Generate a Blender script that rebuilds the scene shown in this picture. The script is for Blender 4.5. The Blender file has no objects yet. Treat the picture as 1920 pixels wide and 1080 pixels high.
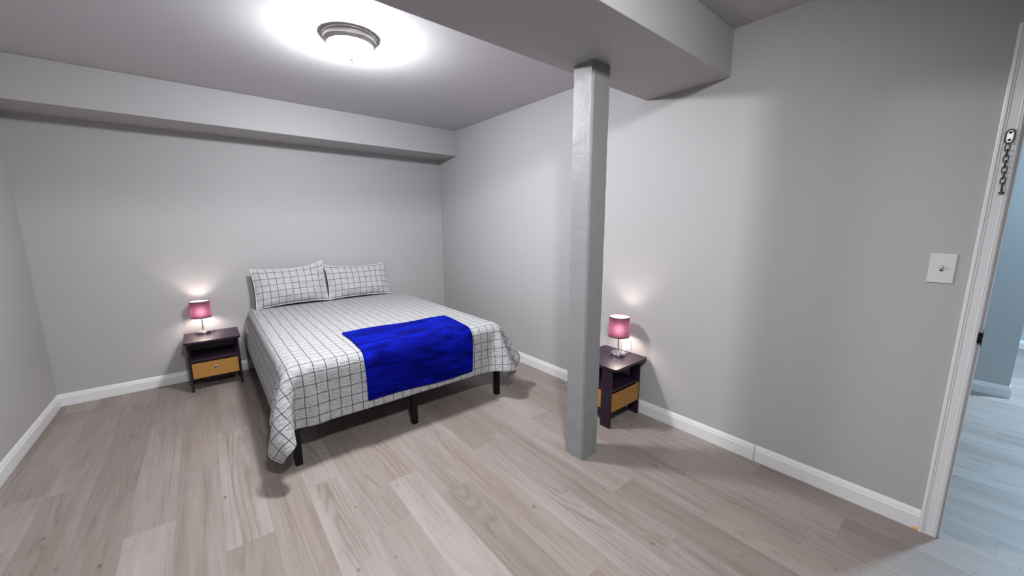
import bpy, bmesh, math, random
import numpy as np
from mathutils import Vector, Matrix

random.seed(7)
R_ = math.radians
C = bpy.context.scene.collection
SC = bpy.context.scene

# ------------------------------------------------------------------ camera
cd = bpy.data.cameras.new('camera'); cam = bpy.data.objects.new('camera', cd); C.objects.link(cam)
cd.sensor_fit = 'HORIZONTAL'; cd.sensor_width = 36.0
cd.lens = 705.585 / 1920 * 36.0
cd.clip_start = 0.02; cd.clip_end = 60
_r = Vector((0.77320455, -0.63414653, -0.00359195))
_u = Vector((0.10871752, 0.12697297, 0.9859302))
_f = Vector((0.62476814, 0.76271623, -0.16711891))
cam.matrix_world = Matrix(((_r.x, _u.x, -_f.x, 0), (_r.y, _u.y, -_f.y, 0), (_r.z, _u.z, -_f.z, 1.4), (0, 0, 0, 1)))
SC.camera = cam

# ------------------------------------------------------------------ world, exposure, large lights
w = bpy.data.worlds.new('world'); SC.world = w; w.use_nodes = True
w.node_tree.nodes['Background'].inputs[0].default_value = (0.6, 0.72, 0.9, 1)
w.node_tree.nodes['Background'].inputs[1].default_value = 0.3
vs = SC.view_settings
vs.view_transform = 'Standard'; vs.look = 'None'; vs.gamma = 1.0; vs.use_curve_mapping = False
vs.exposure = 0.0

CEILING_LAMP = 460.0        # radiance of the flush ceiling light's glass
TABLE_LAMP = 205.0         # radiance of each bedside bulb

def area(name, loc, target, size, power, col, sy=None):
    l = bpy.data.lights.new(name, 'AREA'); l.energy = power; l.color = col; l.size = size
    if sy: l.shape = 'RECTANGLE'; l.size_y = sy
    o = bpy.data.objects.new(name, l); C.objects.link(o); o.location = loc
    o.rotation_euler = (Vector(target) - Vector(loc)).to_track_quat('-Z', 'Y').to_euler()
    return o
# cool light of the hall beyond the doorway
area('hall_light', (5.86, -1.48, 2.40), (4.2, -1.0, 0), 0.3, 205, (0.52, 0.78, 1.0))
area('hall_fill', (4.20, -0.80, 2.42), (4.3, -0.82, 0), 0.2, 26, (0.55, 0.8, 1.0))  # unseen second light, added to brighten the hall wall facing the door
# unseen spotlight added for the near half of the room, just above the camera
pl = bpy.data.lights.new('near_light', 'SPOT'); pl.energy = 330; pl.color = (0.97, 0.985, 1.0); pl.shadow_soft_size = 0.09
pl.spot_size = R_(136); pl.spot_blend = 1.0
po = bpy.data.objects.new('near_light', pl); C.objects.link(po); po.location = (0.22, -0.10, 2.44)
po.rotation_euler = (Vector((1.3, 2.0, 0.4)) - po.location).to_track_quat('-Z', 'Y').to_euler()

# ------------------------------------------------------------------ material helpers
class NT:
    def __init__(s, name):
        s.m = bpy.data.materials.new(name); s.m.use_nodes = True
        s.t = s.m.node_tree; s.b = s.t.nodes['Principled BSDF']; s.o = s.t.nodes['Material Output']
    def n(s, typ, **kw):
        x = s.t.nodes.new(typ)
        for k, v in kw.items():
            if k[0] == 'i' and k[1:].isdigit(): s.put(x.inputs[int(k[1:])], v)
            elif k in x.inputs.keys(): s.put(x.inputs[k], v)
            else: setattr(x, k, v)
        return x
    def put(s, sock, v):
        if hasattr(v, 'is_output'): s.t.links.new(v, sock)
        else:
            if isinstance(v, (tuple, list)) and len(v) == 3 and sock.type == 'RGBA': v = (*v, 1)
            sock.default_value = v
    def m_(s, op, a, b=0.0, c=0.0, clamp=False):
        return s.n('ShaderNodeMath', operation=op, use_clamp=clamp, i0=a, i1=b, i2=c).outputs[0]
    def noise(s, vec, scale, detail=3, rough=0.5, dist=0.0):
        return s.n('ShaderNodeTexNoise', Vector=vec, Scale=scale, Detail=detail, Roughness=rough, Distortion=dist).outputs['Fac']
    def mix(s, f, a, b, mode='MIX'):
        x = s.n('ShaderNodeMix', data_type='RGBA', blend_type=mode)
        s.put(x.inputs[0], f); s.put(x.inputs[6], a); s.put(x.inputs[7], b); return x.outputs[2]
    def ramp(s, f, a, b):
        return s.n('ShaderNodeMapRange', i0=f, i1=a, i2=b).outputs[0]
    def comb(s, x, y, z): return s.n('ShaderNodeCombineXYZ', i0=x, i1=y, i2=z).outputs[0]
    def bump(s, h, strength, dist=0.002):
        s.put(s.b.inputs['Normal'], s.n('ShaderNodeBump', Height=h, Strength=strength, Distance=dist).outputs[0])
    def pos(s): return s.n('ShaderNodeNewGeometry').outputs['Position']
    def gen(s): return s.n('ShaderNodeTexCoord').outputs['Object']
    def set(s, **kw):
        for k, v in kw.items(): s.put(s.b.inputs[k.replace('_', ' ')], v)

def mat(name, col, rough=0.6, metal=0.0, var=0.04, scale=12.0, bump=0.0, bscale=80.0, bdist=0.001, spec=0.5):
    t = NT(name); g = t.gen()
    f = t.noise(g, scale, 3)
    a = tuple(min(1, c * (1 - var)) for c in col); b = tuple(min(1, c * (1 + var)) for c in col)
    t.set(Base_Color=t.mix(f, a, b), Roughness=rough, Metallic=metal)
    t.b.inputs['Specular IOR Level'].default_value = spec
    if bump: t.bump(t.noise(g, bscale, 3), bump, bdist)
    return t.m

M = {}
M['wall'] = mat('wall_paint', (0.395, 0.385, 0.392), 0.55, var=0.015, scale=2.5, bump=0.35, bscale=170, bdist=0.0012, spec=0.3)
M['ceiling'] = mat('ceiling_paint', (0.50, 0.488, 0.505), 0.6, var=0.02, scale=2.0, bump=0.25, bscale=120, bdist=0.001, spec=0.25)
M['hall'] = mat('hall_wall_paint', (0.45, 0.465, 0.475), 0.6, var=0.015, scale=2.5, bump=0.3, bscale=170, spec=0.3)
M['trim'] = mat('white_trim_paint', (0.68, 0.68, 0.69), 0.35, var=0.02, scale=20)
M['plastic'] = mat('white_plastic', (0.60, 0.60, 0.59), 0.35, var=0.01)
M['black_metal'] = mat('black_powder_coat', (0.0045, 0.004, 0.006), 0.5, var=0.1, bump=0.1, bscale=400, bdist=0.0003, spec=0.18)
M['espresso'] = mat('espresso_laminate', (0.014, 0.0052, 0.0165), 0.36, var=0.25, scale=30, spec=0.4)
M['nickel'] = mat('brushed_nickel', (0.44, 0.425, 0.42), 0.3, 1.0, var=0.1, scale=60)
M['steel'] = mat('polished_steel', (0.62, 0.61, 0.62), 0.2, 1.0, var=0.05)
M['bronze'] = mat('dark_bronze', (0.10, 0.09, 0.085), 0.35, 1.0, var=0.2, scale=80)
M['dark'] = mat('dark_gap', (0.01, 0.01, 0.011), 0.8)
M['cord'] = mat('grey_cord', (0.35, 0.34, 0.36), 0.5)
M['slat'] = mat('pale_slat_metal', (0.03, 0.03, 0.035), 0.5)
M['mattress'] = mat('mattress_ticking', (0.56, 0.56, 0.56), 0.9, bump=0.3, bscale=150)
M['grey_fabric'] = mat('grey_cotton', (0.17, 0.16, 0.16), 0.9, bump=0.3, bscale=300)
M['raw_wood'] = mat('raw_pine', (0.62, 0.40, 0.14), 0.7, var=0.2, scale=60)

def m_column():
    t = NT('painted_rough_post'); g = t.pos()
    s = t.n('ShaderNodeMapping', Vector=g, Scale=(1, 1, 0.12)).outputs[0]
    f1 = t.noise(s, 60, 5, 0.6); f2 = t.noise(g, 9, 4, 0.65)
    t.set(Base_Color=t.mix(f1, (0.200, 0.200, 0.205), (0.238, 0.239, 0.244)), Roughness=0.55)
    h = t.m_('ADD', t.m_('MULTIPLY', f1, 0.5), t.m_('MULTIPLY', t.ramp(f2, 0.45, 0.62), 0.55))
    t.bump(h, 0.55, 0.004); return t.m
M['column'] = m_column()

def m_floor():
    t = NT('oak_vinyl_planks'); p = t.pos()
    sp = t.n('ShaderNodeSeparateXYZ', Vector=p); X, Y = sp.outputs[0], sp.outputs[1]
    W, L = 0.178, 1.22
    xr = t.m_('DIVIDE', t.m_('ADD', X, 10.03), W); row = t.m_('FLOOR', xr); fx = t.m_('SUBTRACT', xr, row)
    ro = t.n('ShaderNodeTexWhiteNoise', noise_dimensions='1D', W=row).outputs['Value']
    yr = t.m_('ADD', t.m_('DIVIDE', t.m_('ADD', Y, 20), L), ro); col = t.m_('FLOOR', yr); fy = t.m_('SUBTRACT', yr, col)
    rid = t.n('ShaderNodeTexWhiteNoise', noise_dimensions='2D', Vector=t.comb(row, col, 0))
    rv = rid.outputs['Value']
    off = t.n('ShaderNodeVectorMath', operation='SCALE', Vector=rid.outputs['Color'], Scale=37.0).outputs[0]
    def v(kx, ky): 
        q = t.comb(t.m_('MULTIPLY', X, kx), t.m_('MULTIPLY', Y, ky), 0)
        return t.n('ShaderNodeVectorMath', operation='ADD', i0=q, i1=off).outputs[0]
    fine = t.noise(v(95, 3.2), 1.0, 5, 0.65, 0.2)
    mid = t.noise(v(16, 0.9), 1.0, 4, 0.6, 0.6)
    broad = t.noise(v(4.0, 1.0), 1.0, 3, 0.5)
    # cathedral figure: contour bands of a stretched field, jagged by the pores
    fld = t.m_('ADD', t.noise(v(5.2, 0.42), 1.0, 2, 0.45, 0.35), t.m_('MULTIPLY', t.noise(v(70, 11), 1.0, 2, 0.5), 0.022))
    band = t.m_('PINGPONG', t.m_('MULTIPLY', fld, 42.0), 1.0)
    core = t.n('ShaderNodeMapRange', i0=t.m_('ABSOLUTE', t.m_('SUBTRACT', fx, 0.5)), i1=0.22, i2=0.40, i3=1.0, i4=0.0).outputs[0]
    arcs = t.m_('MULTIPLY', t.m_('MULTIPLY', t.ramp(band, 0.45, 1.0), core), t.ramp(t.noise(v(3.0, 0.9), 1.0, 2), 0.44, 0.60))
    pores = t.ramp(t.noise(v(190, 14), 1.0, 3, 0.6), 0.60, 0.78)
    streak = t.noise(v(34, 0.42), 1.0, 3, 0.5, 0.4)
    c = t.mix(t.ramp(fine, 0.25, 0.75), (0.245, 0.203, 0.184), (0.345, 0.303, 0.282))
    c = t.mix(t.m_('MULTIPLY', t.ramp(mid, 0.48, 0.74), 0.7), c, (0.180, 0.136, 0.114))
    c = t.mix(t.m_('MULTIPLY', t.ramp(broad, 0.45, 0.8), 0.6), c, (0.41, 0.376, 0.355))
    c = t.mix(t.m_('MULTIPLY', arcs, 0.50), c, (0.150, 0.112, 0.094))
    c = t.mix(t.m_('MULTIPLY', pores, 0.38), c, (0.150, 0.112, 0.094))
    c = t.mix(t.m_('MULTIPLY', t.ramp(streak, 0.66, 0.78), 0.5), c, (0.12, 0.086, 0.070))
    r2 = t.n('ShaderNodeSeparateColor', Color=rid.outputs['Color']).outputs[1]
    c = t.mix(t.m_('MULTIPLY', t.ramp(r2, 0.2, 1.0), 0.42), c, (0.205, 0.155, 0.128))
    tone = t.m_('MULTIPLY_ADD', rv, 0.13, 0.79)
    c = t.mix(1.0, c, t.n('ShaderNodeCombineColor', i0=tone, i1=tone, i2=tone).outputs[0], 'MULTIPLY')
    # knots
    vo = t.n('ShaderNodeTexVoronoi', Vector=v(11.0, 6.0), Scale=1.0)
    kn = t.m_('LESS_THAN', t.n('ShaderNodeSeparateColor', Color=vo.outputs['Color']).outputs[0], 0.30)
    wob = t.m_('ADD', vo.outputs['Distance'], t.m_('MULTIPLY', t.m_('SUBTRACT', fine, 0.5), 0.12))
    kd = t.n('ShaderNodeMapRange', i0=wob, i1=0.03, i2=0.105, i3=1.0, i4=0.0).outputs[0]
    c = t.mix(t.m_('MULTIPLY', t.m_('MULTIPLY', kd, kn), 0.75), c, (0.075, 0.055, 0.05))
    vs2 = t.n('ShaderNodeTexVoronoi', Vector=v(30.0, 13.0), Scale=1.0)
    k2 = t.m_('LESS_THAN', t.n('ShaderNodeSeparateColor', Color=vs2.outputs['Color']).outputs[1], 0.07)
    d2 = t.n('ShaderNodeMapRange', i0=vs2.outputs['Distance'], i1=0.05, i2=0.13, i3=1.0, i4=0.0).outputs[0]
    c = t.mix(t.m_('MULTIPLY', t.m_('MULTIPLY', d2, k2), 0.8), c, (0.05, 0.036, 0.032))
    # hairline joints
    ex = t.m_('MINIMUM', fx, t.m_('SUBTRACT', 1.0, fx)); ey = t.m_('MINIMUM', fy, t.m_('SUBTRACT', 1.0, fy))
    j = t.m_('MAXIMUM', t.m_('LESS_THAN', ex, 0.0055), t.m_('LESS_THAN', ey, 0.0007))
    c = t.mix(t.m_('MULTIPLY', j, 0.45), c, (0.11, 0.085, 0.075))
    t.set(Base_Color=c, Roughness=t.m_('MULTIPLY_ADD', fine, 0.15, 0.42))
    t.b.inputs['Specular IOR Level'].default_value = 0.35
    t.bump(t.m_('SUBTRACT', fine, j), 0.12, 0.001); return t.m
M['floor'] = m_floor()

def m_grid(name, lo, hi, s=0.065, lw=0.068):
    t = NT(name); uv = t.n('ShaderNodeUVMap', uv_map='UVMap').outputs[0]
    nz = t.n('ShaderNodeTexNoise', Vector=uv, Scale=9.0, Detail=2).outputs['Color']
    d = t.n('ShaderNodeVectorMath', operation='SUBTRACT', i0=nz, i1=(0.5, 0.5, 0.5)).outputs[0]
    q = t.n('ShaderNodeVectorMath', operation='MULTIPLY_ADD', i0=d, i1=(0.008, 0.008, 0), i2=uv).outputs[0]
    sp = t.n('ShaderNodeSeparateXYZ', Vector=q)
    def ln(a):
        f = t.m_('FRACT', t.m_('ADD', t.m_('DIVIDE', a, s), 100.0))
        e = t.m_('ABSOLUTE', t.m_('SUBTRACT', f, 0.5))
        return t.n('ShaderNodeMapRange', i0=e, i1=lw * 0.42, i2=lw * 0.58, i3=1.0, i4=0.0).outputs[0]
    g = t.m_('MAXIMUM', ln(sp.outputs[0]), ln(sp.outputs[1]))
    ink = t.m_('MULTIPLY', g, t.ramp(t.noise(uv, 60, 3), 0.1, 0.45))
    cl = t.noise(uv, 30, 4, 0.6)
    c = t.mix(t.m_('MULTIPLY', ink, 0.93), t.mix(t.ramp(cl, 0.3, 0.7), lo, hi), (0.025, 0.025, 0.032))
    t.set(Base_Color=c, Roughness=0.9); t.b.inputs['Specular IOR Level'].default_value = 0.15
    t.b.inputs['Sheen Weight'].default_value = 0.15
    st = t.n('ShaderNodeMapping', Vector=uv, Scale=(1.0, 2.2, 1)).outputs[0]
    t.bump(t.m_('ADD', t.noise(st, 34, 3, 0.55), t.m_('MULTIPLY', t.noise(st, 110, 2), 0.35)), 1.0, 0.013)
    return t.m
M['quilt'] = m_grid('windowpane_quilt', (0.325, 0.328, 0.336), (0.435, 0.438, 0.446))
M['sham'] = m_grid('windowpane_sham', (0.42, 0.423, 0.43), (0.51, 0.513, 0.52))

def m_throw():
    t = NT('royal_blue_plush'); uv = t.n('ShaderNodeUVMap', uv_map='UVMap').outputs[0]
    st = t.n('ShaderNodeMapping', Vector=uv, Rotation=(0, 0, 0.25), Scale=(2.0, 7.0, 1)).outputs[0]
    f = t.ramp(t.noise(st, 1.6, 5, 0.62, 0.8), 0.42, 0.72)
    t.set(Base_Color=t.mix(f, (0.001, 0.0012, 0.095), (0.002, 0.009, 0.36)), Roughness=0.85)
    t.b.inputs['Specular IOR Level'].default_value = 0.04
    t.set(Sheen_Weight=0.4, Sheen_Roughness=0.4, Sheen_Tint=(0.01, 0.06, 1.0, 1))
    t.bump(t.m_('ADD', t.m_('MULTIPLY', f, 0.6), t.noise(uv, 120, 3)), 0.5, 0.006)
    return t.m
M['throw'] = m_throw()

def m_bin():
    t = NT('mustard_nonwoven_fabric'); g = t.gen()
    wv = t.noise(g, 420, 2)
    t.set(Base_Color=t.mix(t.noise(g, 45, 4), (0.29, 0.138, 0.034), (0.38, 0.20, 0.055)), Roughness=0.9)
    t.b.inputs['Specular IOR Level'].default_value = 0.15
    t.bump(wv, 0.3, 0.0008); return t.m
M['bin'] = m_bin()

def m_shade():
    t = NT('plum_linen_shade')
    uv = t.n('ShaderNodeUVMap', uv_map='UVMap').outputs[0]
    a = t.noise(t.n('ShaderNodeMapping', Vector=uv, Scale=(60, 420, 1)).outputs[0], 1.0, 3)
    b = t.noise(t.n('ShaderNodeMapping', Vector=uv, Scale=(420, 60, 1)).outputs[0], 1.0, 3)
    th = t.ramp(t.m_('MULTIPLY', t.m_('ADD', a, b), 0.5), 0.34, 0.66)
    side = t.n('ShaderNodeNewGeometry').outputs['Backfacing']
    df = t.n('ShaderNodeBsdfDiffuse', Color=t.mix(side, t.mix(th, (0.075, 0.02, 0.045), (0.14, 0.05, 0.09)), (0.75, 0.70, 0.68)))
    tr = t.n('ShaderNodeBsdfTranslucent', Color=t.mix(th, (0.028, 0.008, 0.018), (0.068, 0.027, 0.042)))
    rf = t.n('ShaderNodeBsdfRefraction', Color=t.mix(th, (0.020, 0.0065, 0.0125), (0.062, 0.027, 0.038)), Roughness=1.0, IOR=1.5)
    m1 = t.n('ShaderNodeMixShader', i0=0.5, i1=tr.outputs[0], i2=rf.outputs[0])
    mx = t.n('ShaderNodeMixShader', i0=0.30, i1=df.outputs[0], i2=m1.outputs[0])
    t.t.links.new(mx.outputs[0], t.o.inputs[0]); return t.m
M['shade'] = m_shade()
M['shade_trim'] = mat('plum_trim', (0.022, 0.006, 0.018), 0.7)

def emis(name, col, s):
    t = NT(name); t.set(Base_Color=(0.8, 0.8, 0.8), Roughness=0.4)
    t.b.inputs['Emission Color'].default_value = (*col, 1); t.b.inputs['Emission Strength'].default_value = s
    return t.m
M['glass_glow'] = emis('lit_opal_glass', (0.965, 0.975, 1.0), CEILING_LAMP)
M['bulb_glow'] = emis('lit_bulb', (1.0, 0.84, 0.76), TABLE_LAMP)

# ------------------------------------------------------------------ geometry helpers
def box(bm, x0, x1, y0, y1, z0, z1, bev=0.0):
    vs_ = [bm.verts.new(p) for p in ((x0,y0,z0),(x1,y0,z0),(x1,y1,z0),(x0,y1,z0),(x0,y0,z1),(x1,y0,z1),(x1,y1,z1),(x0,y1,z1))]
    fs = [bm.faces.new([vs_[i] for i in q]) for q in ((3,2,1,0),(4,5,6,7),(0,1,5,4),(1,2,6,5),(2,3,7,6),(3,0,4,7))]
    if bev:
        es = {e for f in fs for e in f.edges}
        bmesh.ops.bevel(bm, geom=list(es), offset=bev, segments=2, profile=0.5, affect='EDGES')
def prism(bm, prof, a0, a1, fn):
    """closed profile points swept from a0 to a1; fn(pt, a) -> xyz; a0/a1 may be callables of the profile point (mitres)"""
    g = lambda a, p: a(p) if callable(a) else a
    A = [bm.verts.new(fn(p, g(a0, p))) for p in prof]; B = [bm.verts.new(fn(p, g(a1, p))) for p in prof]
    n = len(prof)
    for i in range(n):
        bm.faces.new((A[i], A[(i+1) % n], B[(i+1) % n], B[i]))
    bm.faces.new(A[::-1]); bm.faces.new(B)
def lathe(bm, prof, seg=48, c=(0, 0, 0), uvh=None):
    rings = []
    for r, z in prof:
        if r < 1e-6: rings.append([bm.verts.new((c[0], c[1], c[2] + z))])
        else: rings.append([bm.verts.new((c[0] + r*math.cos(2*math.pi*k/seg), c[1] + r*math.sin(2*math.pi*k/seg), c[2] + z)) for k in range(seg)])
    for a, b in zip(rings, rings[1:]):
        for k in range(seg):
            k2 = (k+1) % seg
            if len(a) == 1 and len(b) == 1: continue
            if len(a) == 1: bm.faces.new((a[0], b[k2], b[k]))
            elif len(b) == 1: bm.faces.new((a[k], a[k2], b[0]))
            else: bm.faces.new((a[k], a[k2], b[k2], b[k]))
def tube(bm, pts, r, seg=10, closed=False):
    pts = [Vector(p) for p in pts]; n = len(pts); rings = []
    up = Vector((0, 0, 1)); prev = None
    for i in range(n):
        if closed: d = pts[(i+1) % n] - pts[i-1]
        else: d = pts[min(i+1, n-1)] - pts[max(i-1, 0)]
        d.normalize()
        if prev is None:
            prev = d.orthogonal().normalized()
        s = (prev - d * prev.dot(d)).normalized(); prev = s; t = d.cross(s)
        rings.append([bm.verts.new(pts[i] + r*(math.cos(2*math.pi*k/seg)*s + math.sin(2*math.pi*k/seg)*t)) for k in range(seg)])
    m = n if closed else n-1
    for i in range(m):
        a, b = rings[i], rings[(i+1) % n]
        off = 0
        if closed and i == n-1:
            off = min(range(seg), key=lambda o: (a[0].co - b[o].co).length)
        for k in range(seg):
            bm.faces.new((a[k], a[(k+1) % seg], b[(k+1+off) % seg], b[(k+off) % seg]))
    if not closed: bm.faces.new(rings[0][::-1]); bm.faces.new(rings[-1])
def obj(name, bm, m, parent=None, smooth=False, loc=None):
    bmesh.ops.recalc_face_normals(bm, faces=bm.faces)
    me = bpy.data.meshes.new(name); bm.to_mesh(me); bm.free()
    if m: me.materials.append(m)
    o = bpy.data.objects.new(name, me); C.objects.link(o)
    if parent: o.parent = parent
    if loc: o.location = loc
    if smooth:
        for p in me.polygons: p.use_smooth = True
        if smooth != 'all': me.set_sharp_from_angle(angle=R_(38))
    return o
def tag(o, label, cat, group=None):
    o['label'] = label; o['category'] = cat
    if group: o['group'] = group
    return o
def thing(name, label, cat, loc=(0, 0, 0), rz=0, group=None):
    o = bpy.data.objects.new(name, None); C.objects.link(o); o.empty_display_size = 0.1
    o.location = loc; o.rotation_euler = (0, 0, rz); return tag(o, label, cat, group)
def struct(name, bm, m, parent=None, smooth=False):
    o = obj(name, bm, m, parent, smooth)
    if not parent: o['kind'] = 'structure'
    return o
def BM(): return bmesh.new()
def B1(*a, **k):
    b = BM(); box(b, *a, **k); return b
def copy_tree(o, parent=None):
    c = o.copy(); C.objects.link(c)
    if parent: c.parent = parent
    for ch in list(o.children): copy_tree(ch, c)
    return c

# ------------------------------------------------------------------ room shell
XL, XR, YB, ZC = -1.002, 2.4237, 4.3896, 2.467
YN = -1.15                      # wall behind the camera
T = 0.115
OY0, OY1, OZ = -0.068, -0.90, 2.058     # door opening in the right wall
HX, HY0, HY1 = 8.2, -3.2, 1.4           # hall
struct('floor', B1(XL - T, HX, HY0, YB + T, -0.06, 0.0), M['floor'])
struct('ceiling', B1(XL - T, HX, HY0, YB + T, ZC, ZC + 0.06), M['ceiling'])
struct('wall_back', B1(XL - T, XR + T, YB, YB + T, 0, ZC), M['wall'])
struct('wall_left', B1(XL - T, XL, YN, YB, 0, ZC), M['wall'])
struct('wall_front', B1(XL - T, XR, YN - T, YN, 0, ZC), M['wall'])
b = BM(); box(b, XR, XR + T, OY0, YB, 0, ZC); box(b, XR, XR + T, HY0, OY1, 0, ZC); box(b, XR, XR + T, OY1, OY0, OZ, ZC)
struct('wall_right', b, M['wall'])
# hall beyond the door
struct('wall_hall', B1(4.90, 5.62, -0.33, HY1, 0, ZC), M['hall'])
struct('wall_hall_far', B1(6.98, 7.1, HY0, HY1, 0, ZC), M['hall'])
struct('wall_hall_side', B1(XR + T, 7.1, HY0 - T, HY0, 0, ZC), M['hall'])
struct('wall_hall_end', B1(XR + T, 7.1, HY1, HY1 + T, 0, ZC), M['hall'])
# soffit along the back wall and boxed beam across the room
YS, ZS = 3.9767, 2.190
struct('soffit', B1(XL, XR, YS, YB, ZS, ZC, bev=0.003), M['wall'])
YB1, YB2, ZB = 1.523, 0.9946, 2.218
struct('beam', B1(XL, XR, YB2, YB1, ZB, ZC, bev=0.003), M['wall'])
# post under the beam, a little worn
def column():
    b = BM(); x0, x1, y0, y1 = 1.619, 1.7647, 1.3242, 1.4607
    n = 60; rnd = random.Random(3); r = 0.008; rings = []
    for i in range(n + 1):
        z = ZB * i / n
        j = lambda: rnd.uniform(-0.0012, 0.0012)
        e = [r + abs(j()) * 2 for _ in range(4)]
        q = [(x0 + e[0], y0), (x1 - e[1], y0), (x1, y0 + e[1]), (x1, y1 - e[2]), (x1 - e[2], y1), (x0 + e[3], y1), (x0, y1 - e[3]), (x0, y0 + e[0])]
        rings.append([b.verts.new((px + j() * .6, py + j() * .6, z)) for px, py in q])
    for a, c in zip(rings, rings[1:]):
        for k in range(8): b.faces.new((a[k], a[(k+1) % 8], c[(k+1) % 8], c[k]))
    b.faces.new(rings[0][::-1]); b.faces.new(rings[-1])
    return struct('column', b, M['column'], smooth=True)
column()

# baseboards: profile (depth from the wall, height)
BP = [(0, 0), (0.013, 0), (0.0135, 0.002), (0.0135, 0.068), (0.010, 0.076), (0.0095, 0.083), (0.006, 0.090), (0.004, 0.0965), (0, 0.098)]
b = BM(); prism(b, BP, lambda p: XL + p[0], lambda p: XR - p[0], lambda p, a: (a, YB - p[0], p[1])); struct('baseboard_back', b, M['trim'])
b = BM(); prism(b, BP, YN, lambda p: YB - p[0], lambda p, a: (XL + p[0], a, p[1])); struct('baseboard_left', b, M['trim'])
b = BM()
ys = 0.672
prism(b, BP, lambda p: YB - p[0], ys + 0.0016, lambda p, a: (XR - p[0], a, p[1]))
prism(b, BP, ys - 0.0016, -0.0038, lambda p, a: (XR - p[0], a, p[1]))
struct('baseboard_right', b, M['trim'])
b = BM(); prism(b, [(0, 0.002), (0.006, 0.002), (0.006, 0.066), (0.003, 0.088), (0, 0.09)], ys - 0.0016, ys + 0.0016, lambda p, a: (XR - p[0], a, p[1]))
struct('trim_2', b, M['dark'])
# chewed, unpainted end of the baseboard beside the casing
b = BM(); prism(b, [(0.012, 0.0), (0.0165, 0.0), (0.0165, 0.007), (0.0145, 0.013), (0.012, 0.014)], -0.0035, 0.0150, lambda p, a: (XR - p[0], a, p[1]))
struct('trim_3', b, M['raw_wood'])
b = BM(); prism(b, BP, lambda p: -0.33 - p[0], HY1, lambda p, a: (4.90 - p[0], a, p[1]))
prism(b, BP, lambda p: 4.90 - p[0], 5.62, lambda p, a: (a, -0.33 - p[0], p[1])); struct('baseboard_hall', b, M['trim'])
b = BM(); prism(b, BP, HY0, HY1, lambda p, a: (6.98 - p[0], a, p[1])); struct('baseboard_hall_far', b, M['trim'])

# door casing and jamb lining
CY, CZ, CW = -0.0045, 2.122, 0.057
CP = [(0, 0), (0, 0.0165), (0.003, 0.018), (0.010, 0.018), (0.0125, 0.0145), (0.017, 0.0150), (0.020, 0.0128), (0.042, 0.0112), (0.045, 0.0125),
      (0.048, 0.0112), (0.052, 0.0112), (0.0555, 0.009), (0.057, 0.007), (0.057, 0)]
b = BM()
CY2 = OY1 - 0.0635
prism(b, CP, 0.0, lambda p: CZ - p[0], lambda p, a: (XR - p[1], CY - p[0], a))
prism(b, CP, 0.0, lambda p: CZ - p[0], lambda p, a: (XR - p[1], CY2 + p[0], a))
prism(b, CP, lambda p: CY - p[0], lambda p: CY2 + p[0], lambda p, a: (XR - p[1], a, CZ - p[0]))
tr1 = struct('trim_1', b, M['trim'])
b = BM()
box(b, XR + 0.0005, XR + T, OY0 - 0.003, OY0 + 0.0, 0, OZ)
box(b, XR + 0.0005, XR + T, OY1, OY1 + 0.018, 0, OZ)
box(b, XR + 0.0005, XR + T, OY1 + 0.018, OY0 - 0.003, OZ - 0.018, OZ)
obj('jamb', b, M['trim'], tr1)
b = BM(); box(b, XR - 0.013, XR + 0.03, OY0 - 0.0045, OY0 - 0.003 + 0.0, 0.90, 0.972, bev=0.0005)
box(b, XR - 0.0155, XR - 0.005, OY0 - 0.0045, OY0 + 0.009, 0.915, 0.957, bev=0.001)
o = obj('strike_plate', b, M['black_metal'], tr1); o['label'] = 'dark metal strike plate on the edge of the white casing'

# ------------------------------------------------------------------ ceiling light
LX, LY = 0.789, 2.430
t_ = thing('ceiling_light', 'round flush ceiling light with nickel ring, lit white glass dome and small finial', 'ceiling light', (LX, LY, ZC))
b = BM(); lathe(b, [(0, -0.0005), (0.150, -0.0005), (0.150, -0.006), (0.147, -0.011), (0.141, -0.013), (0.139, -0.020), (0.145, -0.024), (0.144, -0.031),
    (0.136, -0.036), (0.131, -0.046), (0.127, -0.050), (0.121, -0.050), (0.118, -0.044), (0, -0.044)], 72)
obj('ring', b, M['nickel'], t_, smooth=True)
b = BM(); lathe(b, [(0.121, -0.0445), (0.1235, -0.054), (0.118, -0.068), (0.104, -0.085), (0.082, -0.101), (0.055, -0.1125), (0.028, -0.1185), (0.0, -0.1205)], 64)
obj('glass_dome', b, M['glass_glow'], t_, smooth='all')
b = BM(); lathe(b, [(0.0, -0.119), (0.010, -0.1195), (0.013, -0.122), (0.010, -0.126), (0.005, -0.128), (0.0045, -0.133), (0.0075, -0.137), (0.006, -0.142), (0.0, -0.144)], 24)
obj('finial', b, M['nickel'], t_, smooth=True)

# ceiling vent, only its edge is in the picture
t_ = thing('ceiling_vent', 'white ceiling vent register at the left edge of the photo above the soffit', 'vent', (-0.872, 3.565, ZC))
b = BM()
for (x0, x1, y0, y1) in ((-0.09, -0.068, -0.19, 0.19), (0.068, 0.09, -0.19, 0.19), (-0.068, 0.068, -0.19, -0.168), (-0.068, 0.068, 0.168, 0.19)):
    box(b, x0, x1, y0, y1, -0.011, -0.0005)
obj('frame', b, M['trim'], t_)
for k in range(12):
    y = -0.155 + k * 0.0282
    b = BM(); box(b, -0.068, 0.068, y - 0.009, y + 0.009, -0.0015, 0.0)
    o = obj('slat', b, M['trim'], t_); o.location = (0, 0, -0.0045); 

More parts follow.
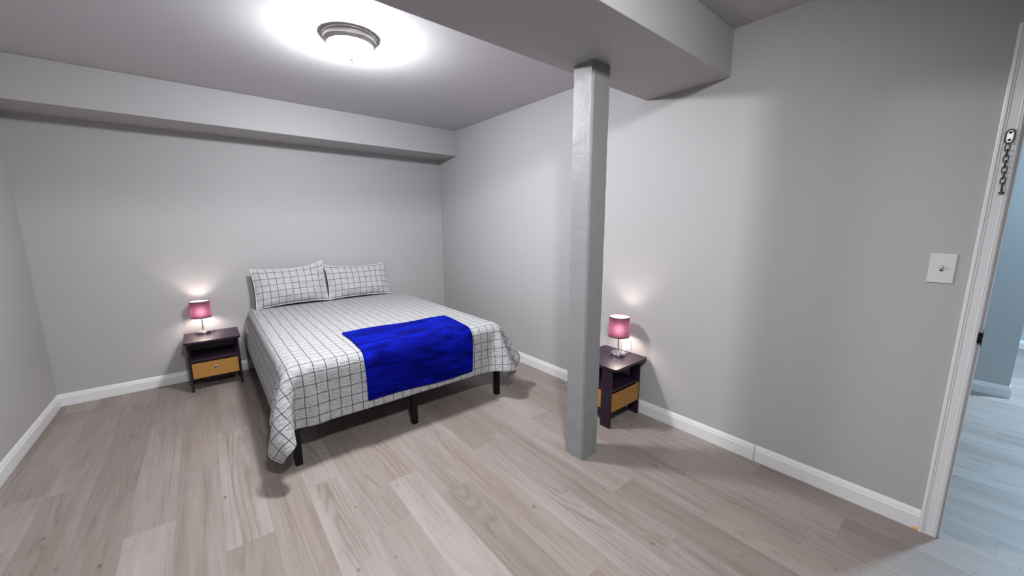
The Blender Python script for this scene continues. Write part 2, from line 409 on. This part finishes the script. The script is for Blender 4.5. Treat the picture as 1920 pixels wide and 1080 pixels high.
# ------------------------------------------------------------------ bed frame and mattress
BX0, BX1, BY0, BY1 = 0.285, 1.795, 2.355, 4.355
t_ = thing('bed_frame', 'black metal platform bed frame with square legs under the checked quilt', 'bed frame', ((BX0 + BX1) / 2, (BY0 + BY1) / 2, 0))
cx, cy = (BX0 + BX1) / 2, (BY0 + BY1) / 2
def bp(name, x0, x1, y0, y1, z0, z1, bev=0.002):
    return obj(name, B1(x0 - cx, x1 - cx, y0 - cy, y1 - cy, z0, z1, bev=bev), M['black_metal'], t_)
ls = 0.04
for ly in (BY0, 3.335, BY1 - ls):
    for lx in (BX0, cx - ls / 2, BX1 - ls):
        bp('leg', lx, lx + ls, ly, ly + ls, 0.0, 0.305)
for lx in (BX0, BX1 - 0.03): bp('side_rail', lx, lx + 0.03, BY0, BY1, 0.306, 0.345)
for ly in (BY0, BY1 - 0.03): bp('end_rail', BX0 + 0.031, BX1 - 0.031, ly, ly + 0.03, 0.306, 0.345)
bp('centre_rail', cx - 0.02, cx + 0.02, BY0 + 0.031, BY1 - 0.031, 0.306, 0.338)
for k in range(12):
    y = BY0 + 0.12 + k * 0.155
    bp('slat', BX0 + 0.031, BX1 - 0.031, y, y + 0.05, 0.339, 0.347, bev=0.0)
MZ0, MZ1 = 0.348, 0.592
b = B1(BX0 + 0.01, BX1 - 0.01, BY0 + 0.01, BY1 - 0.005, MZ0, MZ1)
bmesh.ops.bevel(b, geom=list(b.edges), offset=0.045, segments=5, profile=0.5, affect='EDGES')
tag(obj('mattress', b, M['mattress'], smooth=True), 'white mattress hidden under the checked quilt on the black bed frame', 'mattress')

# ------------------------------------------------------------------ quilt: a cloth settled over the mattress
QX0, QX1, QY0 = 0.272, 1.808, 2.335            # outer faces of the draped mattress
QZ = 0.606
TUCK = 150.0
SLOPE = 0.22                                   # the side drops stand off a little towards the hem
SIDE, FOOT = 0.31, 0.345
h = 0.0325
nu = int(round((QX1 - QX0 + 2 * SIDE + 0.018) / h)) + 1
U = np.linspace(QX0 - SIDE - 0.018, QX1 + SIDE, nu)
V = np.arange(QY0 - FOOT, 4.345, h); nv = len(V)
def settle():
    gu, gv = np.meshgrid(U, V, indexing='ij')
    rng = np.random.RandomState(4)
    P = np.stack([gu, gv, np.full_like(gu, QZ + 0.004)], -1)
    P[..., 2] += rng.uniform(0, 0.002, gu.shape)
    pin = (gu > QX0 + 0.075) & (gu < QX1 - 0.075) & (gv > QY0 + 0.075)
    P[pin, 2] = QZ
    inv = np.where(pin, 0.0, 1.0)
    shp = gu.shape; P = P.reshape(-1, 3).copy(); inv = inv.ravel(); idx = np.arange(P.shape[0]).reshape(shp)
    batches = []
    def add(a, c, comp):
        a, c = a.ravel(), c.ravel(); rest = np.linalg.norm(P0[a] - P0[c], axis=1)
        k = (inv[a] + inv[c]) > 0; batches.append((a[k], c[k], rest[k], comp))
    P0 = P.copy(); P0[:, 2] = 0
    for s in (0, 1):
        add(idx[s:-1:2, :], idx[s+1::2, :], 0.0); add(idx[:, s:-1:2], idx[:, s+1::2], 0.0)
    for s in (0, 1):
        add(idx[s:-1:2, :-1], idx[s+1::2, 1:], 3e-4); add(idx[s:-1:2, 1:], idx[s+1::2, :-1], 3e-4)
    for s in (0, 1, 2, 3):
        add(idx[s:-2:4, :], idx[s+2::4, :], 1e-2) if idx[s:-2:4].shape == idx[s+2::4].shape else add(idx[s:-2:4, :], idx[s+2::4, :][:idx[s:-2:4].shape[0]], 1e-2)
        a, c = idx[:, s:-2:4], idx[:, s+2::4]; m = min(a.shape[1], c.shape[1]); add(a[:, :m], c[:, :m], 1e-2)
    Vv = np.zeros_like(P); dt = 1 / 60 / 12
    lo = np.array([QX0, QY0, 0.30]); hi = np.array([QX1, 4.6, QZ]); rr = 0.05
    cen = (lo + hi) / 2; half = (hi - lo) / 2 - rr
    free = inv > 0
    fu, fv = gu.ravel(), gv.ravel()
    flank = (fu < QX0 - 0.10) & (fv >= QY0 - 0.06) & (fv < QY0 + 0.22)
    tuck = [((fu < QX0 - 0.06) & (fv < QY0 - 0.06), np.array([QX0 - 0.045, QY0 - 0.11])),
            ((fu > QX1 + 0.06) & (fv < QY0 - 0.06), np.array([QX1 + 0.075, QY0 - 0.04]))]
    for step in range(1800):
        Vv[:, 2] -= 9.8 * dt; Vv *= 0.9965
        if step > 500:                              # the corners fold in on themselves
            for msk, tgt in tuck: Vv[msk, :2] += (tgt - P[msk, :2]) * TUCK * dt
            Vv[flank, 0] += (QX0 - 0.035 - P[flank, 0]) * TUCK * dt
        Q = P + Vv * dt; Q[~free] = P[~free]
        for a, c, rest, comp in batches + batches[:4] + batches[:4]:
            d = Q[a] - Q[c]; L = np.linalg.norm(d, axis=1) + 1e-9
            wa, wc = inv[a], inv[c]
            lam = (L - rest) / (wa + wc + comp / (dt * dt) * 0.02)
            g = d / L[:, None] * lam[:, None]
            Q[a] -= g * wa[:, None]; Q[c] += g * wc[:, None]
        # mattress: rounded box
        Q0 = Q.copy(); lean = SLOPE * np.clip(QZ - 0.05 - Q[:, 2], 0, 0.4) * np.sign(Q[:, 0] - cen[0]) * np.clip((Q[:, 1] - QY0) * 4, 0, 1)
        Q[:, 0] -= lean
        q = np.abs(Q - cen) - half; qm = np.maximum(q, 0)
        dist = np.linalg.norm(qm, axis=1) + np.minimum(q.max(1), 0) - rr
        ins = (dist < 0) & free
        if ins.any():
            qi = q[ins]; n = np.maximum(qi, 0); ln = np.linalg.norm(n, axis=1)
            flat = ln < 1e-6
            if flat.any():
                ax = qi[flat].argmax(1); n[flat] = 0; n[flat, ax] = 1; ln[flat] = 1
            n = n / ln[:, None] * np.sign(Q[ins] - cen)
            Q[ins] -= n * dist[ins][:, None]
            tv = Q0[ins] - P[ins]; tn = (tv * n).sum(1)[:, None] * n
            Q[ins] -= (tv - tn) * 0.25
        Q[:, 0] += lean
        fl = Q[:, 2] < 0.012; Q[fl, 2] = 0.012
        wl = Q[:, 1] > 4.37; Q[wl, 1] = 4.37
        Vv = (Q - P) / dt; P = Q
    return P.reshape(*shp, 3)
QP = settle()
# soft random loft of the quilting on the top
def normals(Pg):
    du = np.gradient(Pg, axis=0); dv = np.gradient(Pg, axis=1)
    n = np.cross(du, dv); return n / (np.linalg.norm(n, axis=2, keepdims=True) + 1e-9)
QN = normals(QP)
rng = np.random.RandomState(11)
lf = rng.uniform(-1, 1, QP.shape[:2])
for _ in range(2): lf = (lf + np.roll(lf, 1, 0) + np.roll(lf, -1, 0) + np.roll(lf, 1, 1) + np.roll(lf, -1, 1)) / 5
QP = QP + QN * (np.abs(lf) * 0.007)[..., None]
def grid_mesh(name, Pg, uvf, m, thick, sub=1, offset=1.0):
    a, c = Pg.shape[:2]
    me = bpy.data.meshes.new(name)
    fs = [(i*c + j, (i+1)*c + j, (i+1)*c + j + 1, i*c + j + 1) for i in range(a-1) for j in range(c-1)]
    me.from_pydata([tuple(map(float, p)) for p in Pg.reshape(-1, 3)], [], fs)
    uvl = me.uv_layers.new(name='UVMap')
    for lp in me.loops: uvl.data[lp.index].uv = uvf(lp.vertex_index // c, lp.vertex_index % c)
    for p in me.polygons: p.use_smooth = True
    me.materials.append(m)
    o = bpy.data.objects.new(name, me); C.objects.link(o)
    s = o.modifiers.new('thickness', 'SOLIDIFY'); s.thickness = thick; s.offset = offset
    if sub:
        s = o.modifiers.new('smooth', 'SUBSURF'); s.levels = sub; s.render_levels = sub
    return o
tag(grid_mesh('quilt', QP, lambda i, j: (float(U[i]), float(V[j])), M['quilt'], 0.007, 1),
    'white quilt with thin black windowpane check draped over the bed', 'quilt')

# ------------------------------------------------------------------ blue throw, lying on the quilt
def sample(u, v, off):
    fi = (u - U[0]) / (U[1] - U[0]); fj = (v - V[0]) / (V[1] - V[0])
    i = int(min(max(fi, 0), nu - 2)); j = int(min(max(fj, 0), nv - 2)); a, c = fi - i, fj - j
    bl = lambda A: (A[i, j]*(1-a)*(1-c) + A[i+1, j]*a*(1-c) + A[i, j+1]*(1-a)*c + A[i+1, j+1]*a*c)
    n = bl(QNs); return bl(QPs) + n / np.linalg.norm(n) * off
QPs = QP.copy()
for _ in range(3):
    K = QPs.copy(); K[1:-1, 1:-1] = (QPs[1:-1, 1:-1]*2 + QPs[:-2, 1:-1] + QPs[2:, 1:-1] + QPs[1:-1, :-2] + QPs[1:-1, 2:]) / 6; QPs = K
QNs = normals(QPs)
nt, ns = 36, 40
TG = np.zeros((nt + 1, ns + 1, 3)); rn = random.Random(5)
tc = {(0, 0): (0.705, 2.045), (1, 0): (1.500, 2.035), (0, 1): (0.715, 2.835), (1, 1): (1.555, 2.815)}
for i in range(nt + 1):
    for j in range(ns + 1):
        a, c = i / nt, j / ns
        u = sum(tc[k][0] * (a if k[0] else 1-a) * (c if k[1] else 1-c) for k in tc)
        v = sum(tc[k][1] * (a if k[0] else 1-a) * (c if k[1] else 1-c) for k in tc)
        u += 0.004 * math.sin(c * 9 + 1) ; v += 0.006 * math.sin(a * 7)
        lift = 0.0125 + 0.0025 * math.sin(a * 11 + c * 5) * math.sin(c * 8) + 0.001 * rn.random()
        TG[i, j] = sample(u, v, lift)
tag(grid_mesh('throw_blanket', TG, lambda i, j: (i / nt * 0.83, j / ns * 0.79), M['throw'], 0.011, 1),
    'royal blue plush throw folded over the foot of the checked bed', 'blanket')

# ------------------------------------------------------------------ pillows
def pillow_shape(W, H, TH, seed, ears):
    n, m_ = 32, 24; rnd = random.Random(seed)
    ph = [rnd.uniform(0, 6.28) for _ in range(6)]
    out = []
    for side in (1, -1):
        G = np.zeros((n + 1, m_ + 1, 3))
        for i in range(n + 1):
            for j in range(m_ + 1):
                s, t = 2 * i / n - 1, 2 * j / m_ - 1
                sx = s * (1 - 0.045 * (1 - t * t)); tz = t * (1 - 0.085 * (1 - s * s))
                x = sx * W / 2; z = tz * H / 2
                z += ears[0] * max(0, -s) ** 3 * max(0, t) ** 3 + ears[1] * max(0, s) ** 3 * max(0, t) ** 3
                prof = (max(0, 1 - abs(s / 0.97) ** 2.6) * max(0, 1 - abs(t / 0.95) ** 2.4)) ** 0.55
                wr = 0.006 * math.sin(7 * s + ph[0]) * math.sin(5 * t + ph[1]) + 0.004 * math.sin(13 * s * t + ph[2])
                if side < 0: prof = prof ** 0.5
                y = -side * (TH * (0.38 if side > 0 else 0.62) * prof + wr * prof) - 0.0025 * side
                # slump: bottom fatter
                y *= 1.0 + 0.25 * (-t) * prof
                G[i, j] = (x, y, z)
        out.append(G)
    return out
def make_pillow(label, loc, tilt, roll, W, H, TH, seed, ears):
    root = thing('pillow', label, 'pillow', loc, 0, 'checked pillows at the head of the bed')
    root.rotation_euler = (tilt, roll, 0)
    F, Bk = pillow_shape(W, H, TH, seed, ears)
    F[..., 2] += H / 2; Bk[..., 2] += H / 2
    def mk(name, G, m, flip):
        a, c = G.shape[:2]
        me = bpy.data.meshes.new(name)
        fs = [(i*c + j, (i+1)*c + j, (i+1)*c + j + 1, i*c + j + 1) for i in range(a-1) for j in range(c-1)]
        if flip: fs = [f[::-1] for f in fs]
        me.from_pydata([tuple(map(float, p)) for p in G.reshape(-1, 3)], [], fs)
        uvl = me.uv_layers.new(name='UVMap')
        for lp in me.loops:
            i, j = lp.vertex_index // c, lp.vertex_index % c
            uvl.data[lp.index].uv = (W * i / (a-1) + seed * 0.021, H * j / (c-1) + 0.02)
        for p in me.polygons: p.use_smooth = True
        me.materials.append(m)
        o = bpy.data.objects.new(name, me); C.objects.link(o); o.parent = root
        s = o.modifiers.new('smooth', 'SUBSURF'); s.levels = 1; s.render_levels = 1
        return o
    mk('sham_front', F, M['sham'], False)
    o = mk('sham_back', Bk, M['grey_fabric'], True); o['label'] = 'plain grey back of the pillow sham'
    # stitched flange round the edge
    b = BM(); rim = [F[i, 0] for i in range(F.shape[0])] + [F[-1, j] for j in range(1, F.shape[1])] + [F[i, -1] for i in range(F.shape[0]-2, -1, -1)] + [F[0, j] for j in range(F.shape[1]-2, 0, -1)]
    rim = [Vector((float(p[0]), 0.0, float(p[2]))) for p in rim]
    tube(b, rim, 0.0042, 8, closed=True)
    obj('piping', b, M['mattress'], root, smooth='all')
    return root
make_pillow('left checked pillow, the taller one with a raised corner, beside the left lamp', (0.647, 4.190, 0.627), R_(-15), R_(-1.5), 0.632, 0.372, 0.17, 2, (0.012, 0.045))
make_pillow('right checked pillow, the one nearer the corner of the room', (1.296, 4.205, 0.625), R_(-18), R_(0.5), 0.648, 0.352, 0.15, 5, (0.02, 0.012))

# ------------------------------------------------------------------ nightstands
NW, ND, NH = 0.385, 0.375, 0.445
def make_nightstand(label, loc):
    t_ = thing('nightstand', label, 'nightstand', loc, 0, 'pair of nightstands')
    hw, hd = NW / 2, ND / 2
    b = BM(); pts = []
    for (px, py, a0, rr) in ((hw, hd, 0, 0.004), (-hw, hd, 90, 0.004), (-hw, -hd, 180, 0.02), (hw, -hd, 270, 0.02)):
        sx, sy = (1 if px > 0 else -1), (1 if py > 0 else -1)
        for k in range(6):
            a = R_(a0 + 90 * k / 5); pts.append((px - sx*rr + rr*math.cos(a), py - sy*rr + rr*math.sin(a)))
    prism(b, pts, NH - 0.017, NH, lambda p, a: (p[0], p[1], a)); obj('tabletop', b, M['espresso'], t_)
    for sx in (-1, 1):
        x = sx * (hw - 0.022)
        for y0 in (-hd + 0.045, hd - 0.005 - 0.078):
            obj('leg', B1(x - 0.008, x + 0.008, y0, y0 + 0.078, 0, NH - 0.0175, bev=0.001), M['espresso'], t_)
    xi = hw - 0.031
    obj('shelf', B1(-xi, xi, -hd + 0.05, hd - 0.01, 0.256, 0.275, bev=0.001), M['espresso'], t_)
    obj('bottom_shelf', B1(-xi, xi, -hd + 0.055, hd - 0.01, 0.104, 0.118, bev=0.001), M['espresso'], t_)
    obj('back_panel', B1(-xi, xi, hd - 0.010, hd - 0.004, 0.10, 0.385), M['espresso'], t_)
    # open-topped fabric bin
    b = BM(); x0, x1, y0, y1, z0, z1, th = -xi + 0.004, xi - 0.004, -hd + 0.040, hd - 0.03, 0.1185, 0.250, 0.004
    box(b, x0, x1, y0, y1, z0, z0 + th); box(b, x0, x1, y0, y0 + th, z0 + th, z1); box(b, x0, x1, y1 - th, y1, z0 + th, z1)
    box(b, x0, x0 + th, y0 + th, y1 - th, z0 + th, z1); box(b, x1 - th, x1, y0 + th, y1 - th, z0 + th, z1)
    d = obj('drawer', b, M['bin'], t_); d['label'] = 'mustard fabric bin drawer with a round grommet'
    def ring(r0, r1, tname, m, y, dep):
        b = BM(); n = 28
        A = [(r0, 0), (r1, 0), (r1, dep), ((r0 + r1) / 2, dep * 1.5), (r0, dep)] if r0 else [(0, 0), (r1, 0), (r1, dep), (0, dep)]
        lathe(b, A + ([A[0]] if r0 else []), n)
        bmesh.ops.remove_doubles(b, verts=b.verts, dist=1e-6)
        bmesh.ops.rotate(b, verts=b.verts, cent=(0, 0, 0), matrix=Matrix.Rotation(R_(90), 3, 'X'))
        bmesh.ops.translate(b, verts=b.verts, vec=(0, y, (z0 + z1) / 2 + 0.008))
        return obj(tname, b, m, d, smooth=True)
    ring(0.008, 0.0135, 'grommet', M['steel'], y0 - 0.0002, 0.002)
    ring(0, 0.0085, 'hole', M['dark'], y0 - 0.0002, 0.0006)
    return t_
ns1 = make_nightstand('dark nightstand with mustard drawer left of the bed, against the back wall', (-0.018, 4.172, 0))
ns2 = copy_tree(ns1); ns2.location = (2.2165, 1.578, 0)
ns2['label'] = 'dark nightstand with mustard drawer behind the post, against the right wall'

# ------------------------------------------------------------------ table lamps
def make_lamp(label, loc, cord_pts):
    t_ = thing('table_lamp', label, 'lamp', loc, 0, 'pair of plum table lamps')
    b = BM(); lathe(b, [(0, 0), (0.052, 0), (0.053, 0.002), (0.053, 0.020), (0.050, 0.024), (0.010, 0.027), (0.0075, 0.031), (0, 0.031)], 48)
    obj('base', b, M['steel'], t_, smooth=True)
    b = BM(); lathe(b, [(0, 0.028), (0.0045, 0.028), (0.0045, 0.142), (0.013, 0.144), (0.013, 0.1595), (0, 0.1595)], 20)
    obj('stem', b, M['nickel'], t_, smooth=True)
    b = BM(); lathe(b, [(0, 0.160), (0.011, 0.160), (0.012, 0.170), (0.019, 0.182), (0.0235, 0.196), (0.0235, 0.208), (0.018, 0.222), (0.009, 0.2295), (0, 0.231)], 24)
    obj('bulb', b, M['bulb_glow'], t_, smooth='all')
    # cloth shade, open at both ends
    rb, rt, zb, zt = 0.0735, 0.0715, 0.150, 0.293
    me = bpy.data.meshes.new('lamp_shade'); n, mz = 64, 8
    vv = []; 
    for k in range(n):
        for q in range(mz + 1):
            f = q / mz; r = rb + (rt - rb) * f; a = 2 * math.pi * k / n
            vv.append((r*math.cos(a), r*math.sin(a), zb + (zt - zb) * f))
    fs = [(k*(mz+1)+q, ((k+1) % n)*(mz+1)+q, ((k+1) % n)*(mz+1)+q+1, k*(mz+1)+q+1) for k in range(n) for q in range(mz)]
    me.from_pydata(vv, [], fs); uvl = me.uv_layers.new(name='UVMap')
    for p in me.polygons:
        p.use_smooth = True
        k = p.index // mz
        for li in p.loop_indices:
            vi = me.loops[li].vertex_index; kk = vi // (mz+1)
            if k == n - 1 and kk == 0: kk = n
            uvl.data[li].uv = (kk / n * 0.45, (vi % (mz+1)) / mz * 0.143)
    me.materials.append(M['shade']); o = bpy.data.objects.new('lamp_shade', me); C.objects.link(o); o.parent = t_
    for (nm, r, z) in (('shade_trim', rb, zb), ('shade_trim', rt, zt)):
        b = BM(); lathe(b, [(r - 0.0012, z - 0.004), (r + 0.0012, z - 0.004), (r + 0.0012, z + 0.003), (r - 0.0012, z + 0.003), (r - 0.0012, z - 0.004)], 64)
        bmesh.ops.remove_doubles(b, verts=b.verts, dist=1e-6)
        obj(nm, b, M['shade_trim'], o, smooth=True)
    # spider holding the shade
    b = BM()
    for a in (0.3, 2.39, 4.49): tube(b, [(0.012*math.cos(a), 0.012*math.sin(a), 0.15), (0.073*math.cos(a), 0.073*math.sin(a), 0.157)], 0.0014, 6)
    obj('spider', b, M['nickel'], t_)
    b = BM(); tube(b, cord_pts, 0.0028, 8); obj('cord', b, M['cord'], t_, smooth='all')
    return t_
def bez(pts, n=10):
    out = []
    P = [Vector(p) for p in pts]; P = [P[0]] + P + [P[-1]]
    for i in range(1, len(P) - 2):
        for k in range(n):
            t = k / n; a, b_, c, d = P[i-1], P[i], P[i+1], P[i+2]
            out.append(0.5 * (2*b_ + (c - a)*t + (2*a - 5*b_ + 4*c - d)*t*t + (3*b_ - a - 3*c + d)*t**3))
    out.append(P[-2]); return out
make_lamp('lit plum table lamp on the nightstand left of the bed', (-0.073, 4.285, NH),
          bez([(0.050, 0.012, 0.008), (0.070, 0.030, 0.012), (0.078, 0.055, 0.006), (0.07, 0.082, 0.006), (0.062, 0.0905, -0.02), (0.06, 0.092, -0.2), (0.05, 0.080, -0.40)]))
make_lamp('lit plum table lamp on the nightstand behind the post', (2.285, 1.560, NH),
          bez([(0.046, -0.026, 0.008), (0.075, -0.03, 0.012), (0.11, -0.018, 0.012), (0.1265, 0.0, 0.012), (0.1285, 0.005, 0.0), (0.1285, 0.005, -0.04)]))

# ------------------------------------------------------------------ wall plates
def plate_local(t_, w_, h_):
    b = BM(); box(b, -0.0055, 0, -w_/2, w_/2, -h_/2, h_/2, bev=0.0022)
    return obj('plate', b, M['plastic'], t_)
t_ = thing('light_switch', 'white toggle light switch plate beside the door casing', 'light switch', (XR - 0.0002, 0.0725, 1.2085))
plate_local(t_, 0.076, 0.124)
obj('slot', B1(-0.0064, -0.0054, -0.005, 0.005, -0.012, 0.012), M['dark'], t_)
b = BM(); prism(b, [(-0.0040, -0.004), (-0.0050, 0.006), (-0.0165, 0.0115), (-0.0175, 0.006), (-0.0075, -0.0055)], -0.0038, 0.0038, lambda p, a: (p[0], a, p[1])); obj('toggle', b, M['plastic'], t_)
for z in (-0.030, 0.030):
    b = BM(); lathe(b, [(0, 0), (0.0034, 0), (0.0030, 0.0012), (0, 0.0014)], 16)
    bmesh.ops.rotate(b, verts=b.verts, cent=(0, 0, 0), matrix=Matrix.Rotation(R_(-90), 3, 'Y'))
    obj('screw', b, M['plastic'], t_, loc=(-0.0054, 0, z))
t_ = thing('electrical_outlet', 'white electrical outlet low on the right wall behind the lamp', 'outlet', (XR - 0.0002, 1.577, 0.478))
plate_local(t_, 0.072, 0.116)
for z in (-0.0195, 0.0195):
    rc = obj('receptacle', B1(-0.0072, -0.0054, -0.0165, 0.0165, z - 0.0135, z + 0.0135, bev=0.0008), M['plastic'], t_)
    b = BM(); box(b, -0.0076, -0.0070, -0.0075, -0.0055, z - 0.003, z + 0.006); box(b, -0.0076, -0.0070, 0.0050, 0.0070, z - 0.003, z + 0.005)
    box(b, -0.0076, -0.0070, -0.0022, 0.0022, z - 0.0095, z - 0.0055); obj('slots', b, M['dark'], rc)

# ------------------------------------------------------------------ door chain on the casing
CX = XR - 0.0125
t_ = thing('door_chain', 'short dark metal door chain hanging on the white door casing', 'door chain', (CX, -0.036, 1.72))
def oval(hw, hh, r, tilt=0.0, n=28, dx=0.0, dy=0.0, dz=0.0):
    pts = []
    for k in range(n):
        a = 2 * math.pi * k / n
        y = hw * math.cos(a); z = hh * math.sin(a) + (hh * 0.35 if math.sin(a) > 0 else -hh * 0.35) * min(1, abs(math.sin(a)) * 3)
        pts.append((dx + y * math.sin(tilt), dy + y * math.cos(tilt), dz + z))
    return pts
b = BM(); tube(b, oval(0.0105, 0.019, 0.002, dx=-0.004), 0.0026, 8, closed=True)
obj('keeper_ring', b, M['bronze'], t_, smooth='all')
b = BM(); box(b, -0.003, -0.0002, -0.0085, 0.0085, -0.022, 0.024, bev=0.001); obj('keeper_plate', b, M['nickel'], t_)
for z in (-0.012, 0.015):
    b = BM(); lathe(b, [(0, 0), (0.0048, 0), (0.004, 0.002), (0, 0.003)], 16)
    bmesh.ops.rotate(b, verts=b.verts, cent=(0, 0, 0), matrix=Matrix.Rotation(R_(-90), 3, 'Y')); obj('screw', b, M['bronze'], t_, loc=(-0.003, 0, z))
for k in range(8):
    z = -0.039 - k * 0.0205
    b = BM(); tube(b, oval(0.0065 if k % 2 == 0 else 0.006, 0.0098, 0.0018, tilt=R_(20) if k % 2 == 0 else R_(100)), 0.0019, 8, closed=True)
    obj('chain_link', b, M['bronze'], t_, smooth='all', loc=(-0.0085, 0.0005 - 0.0009 * k, z))
b = BM(); lathe(b, [(0, 0.004), (0.0035, 0.003), (0.0035, -0.006), (0.0078, -0.008), (0.0078, -0.012), (0.004, -0.0155), (0, -0.016)], 20)
obj('end_stud', b, M['bronze'], t_, smooth=True, loc=(-0.0085, -0.0068, -0.039 - 8 * 0.0205 + 0.006))
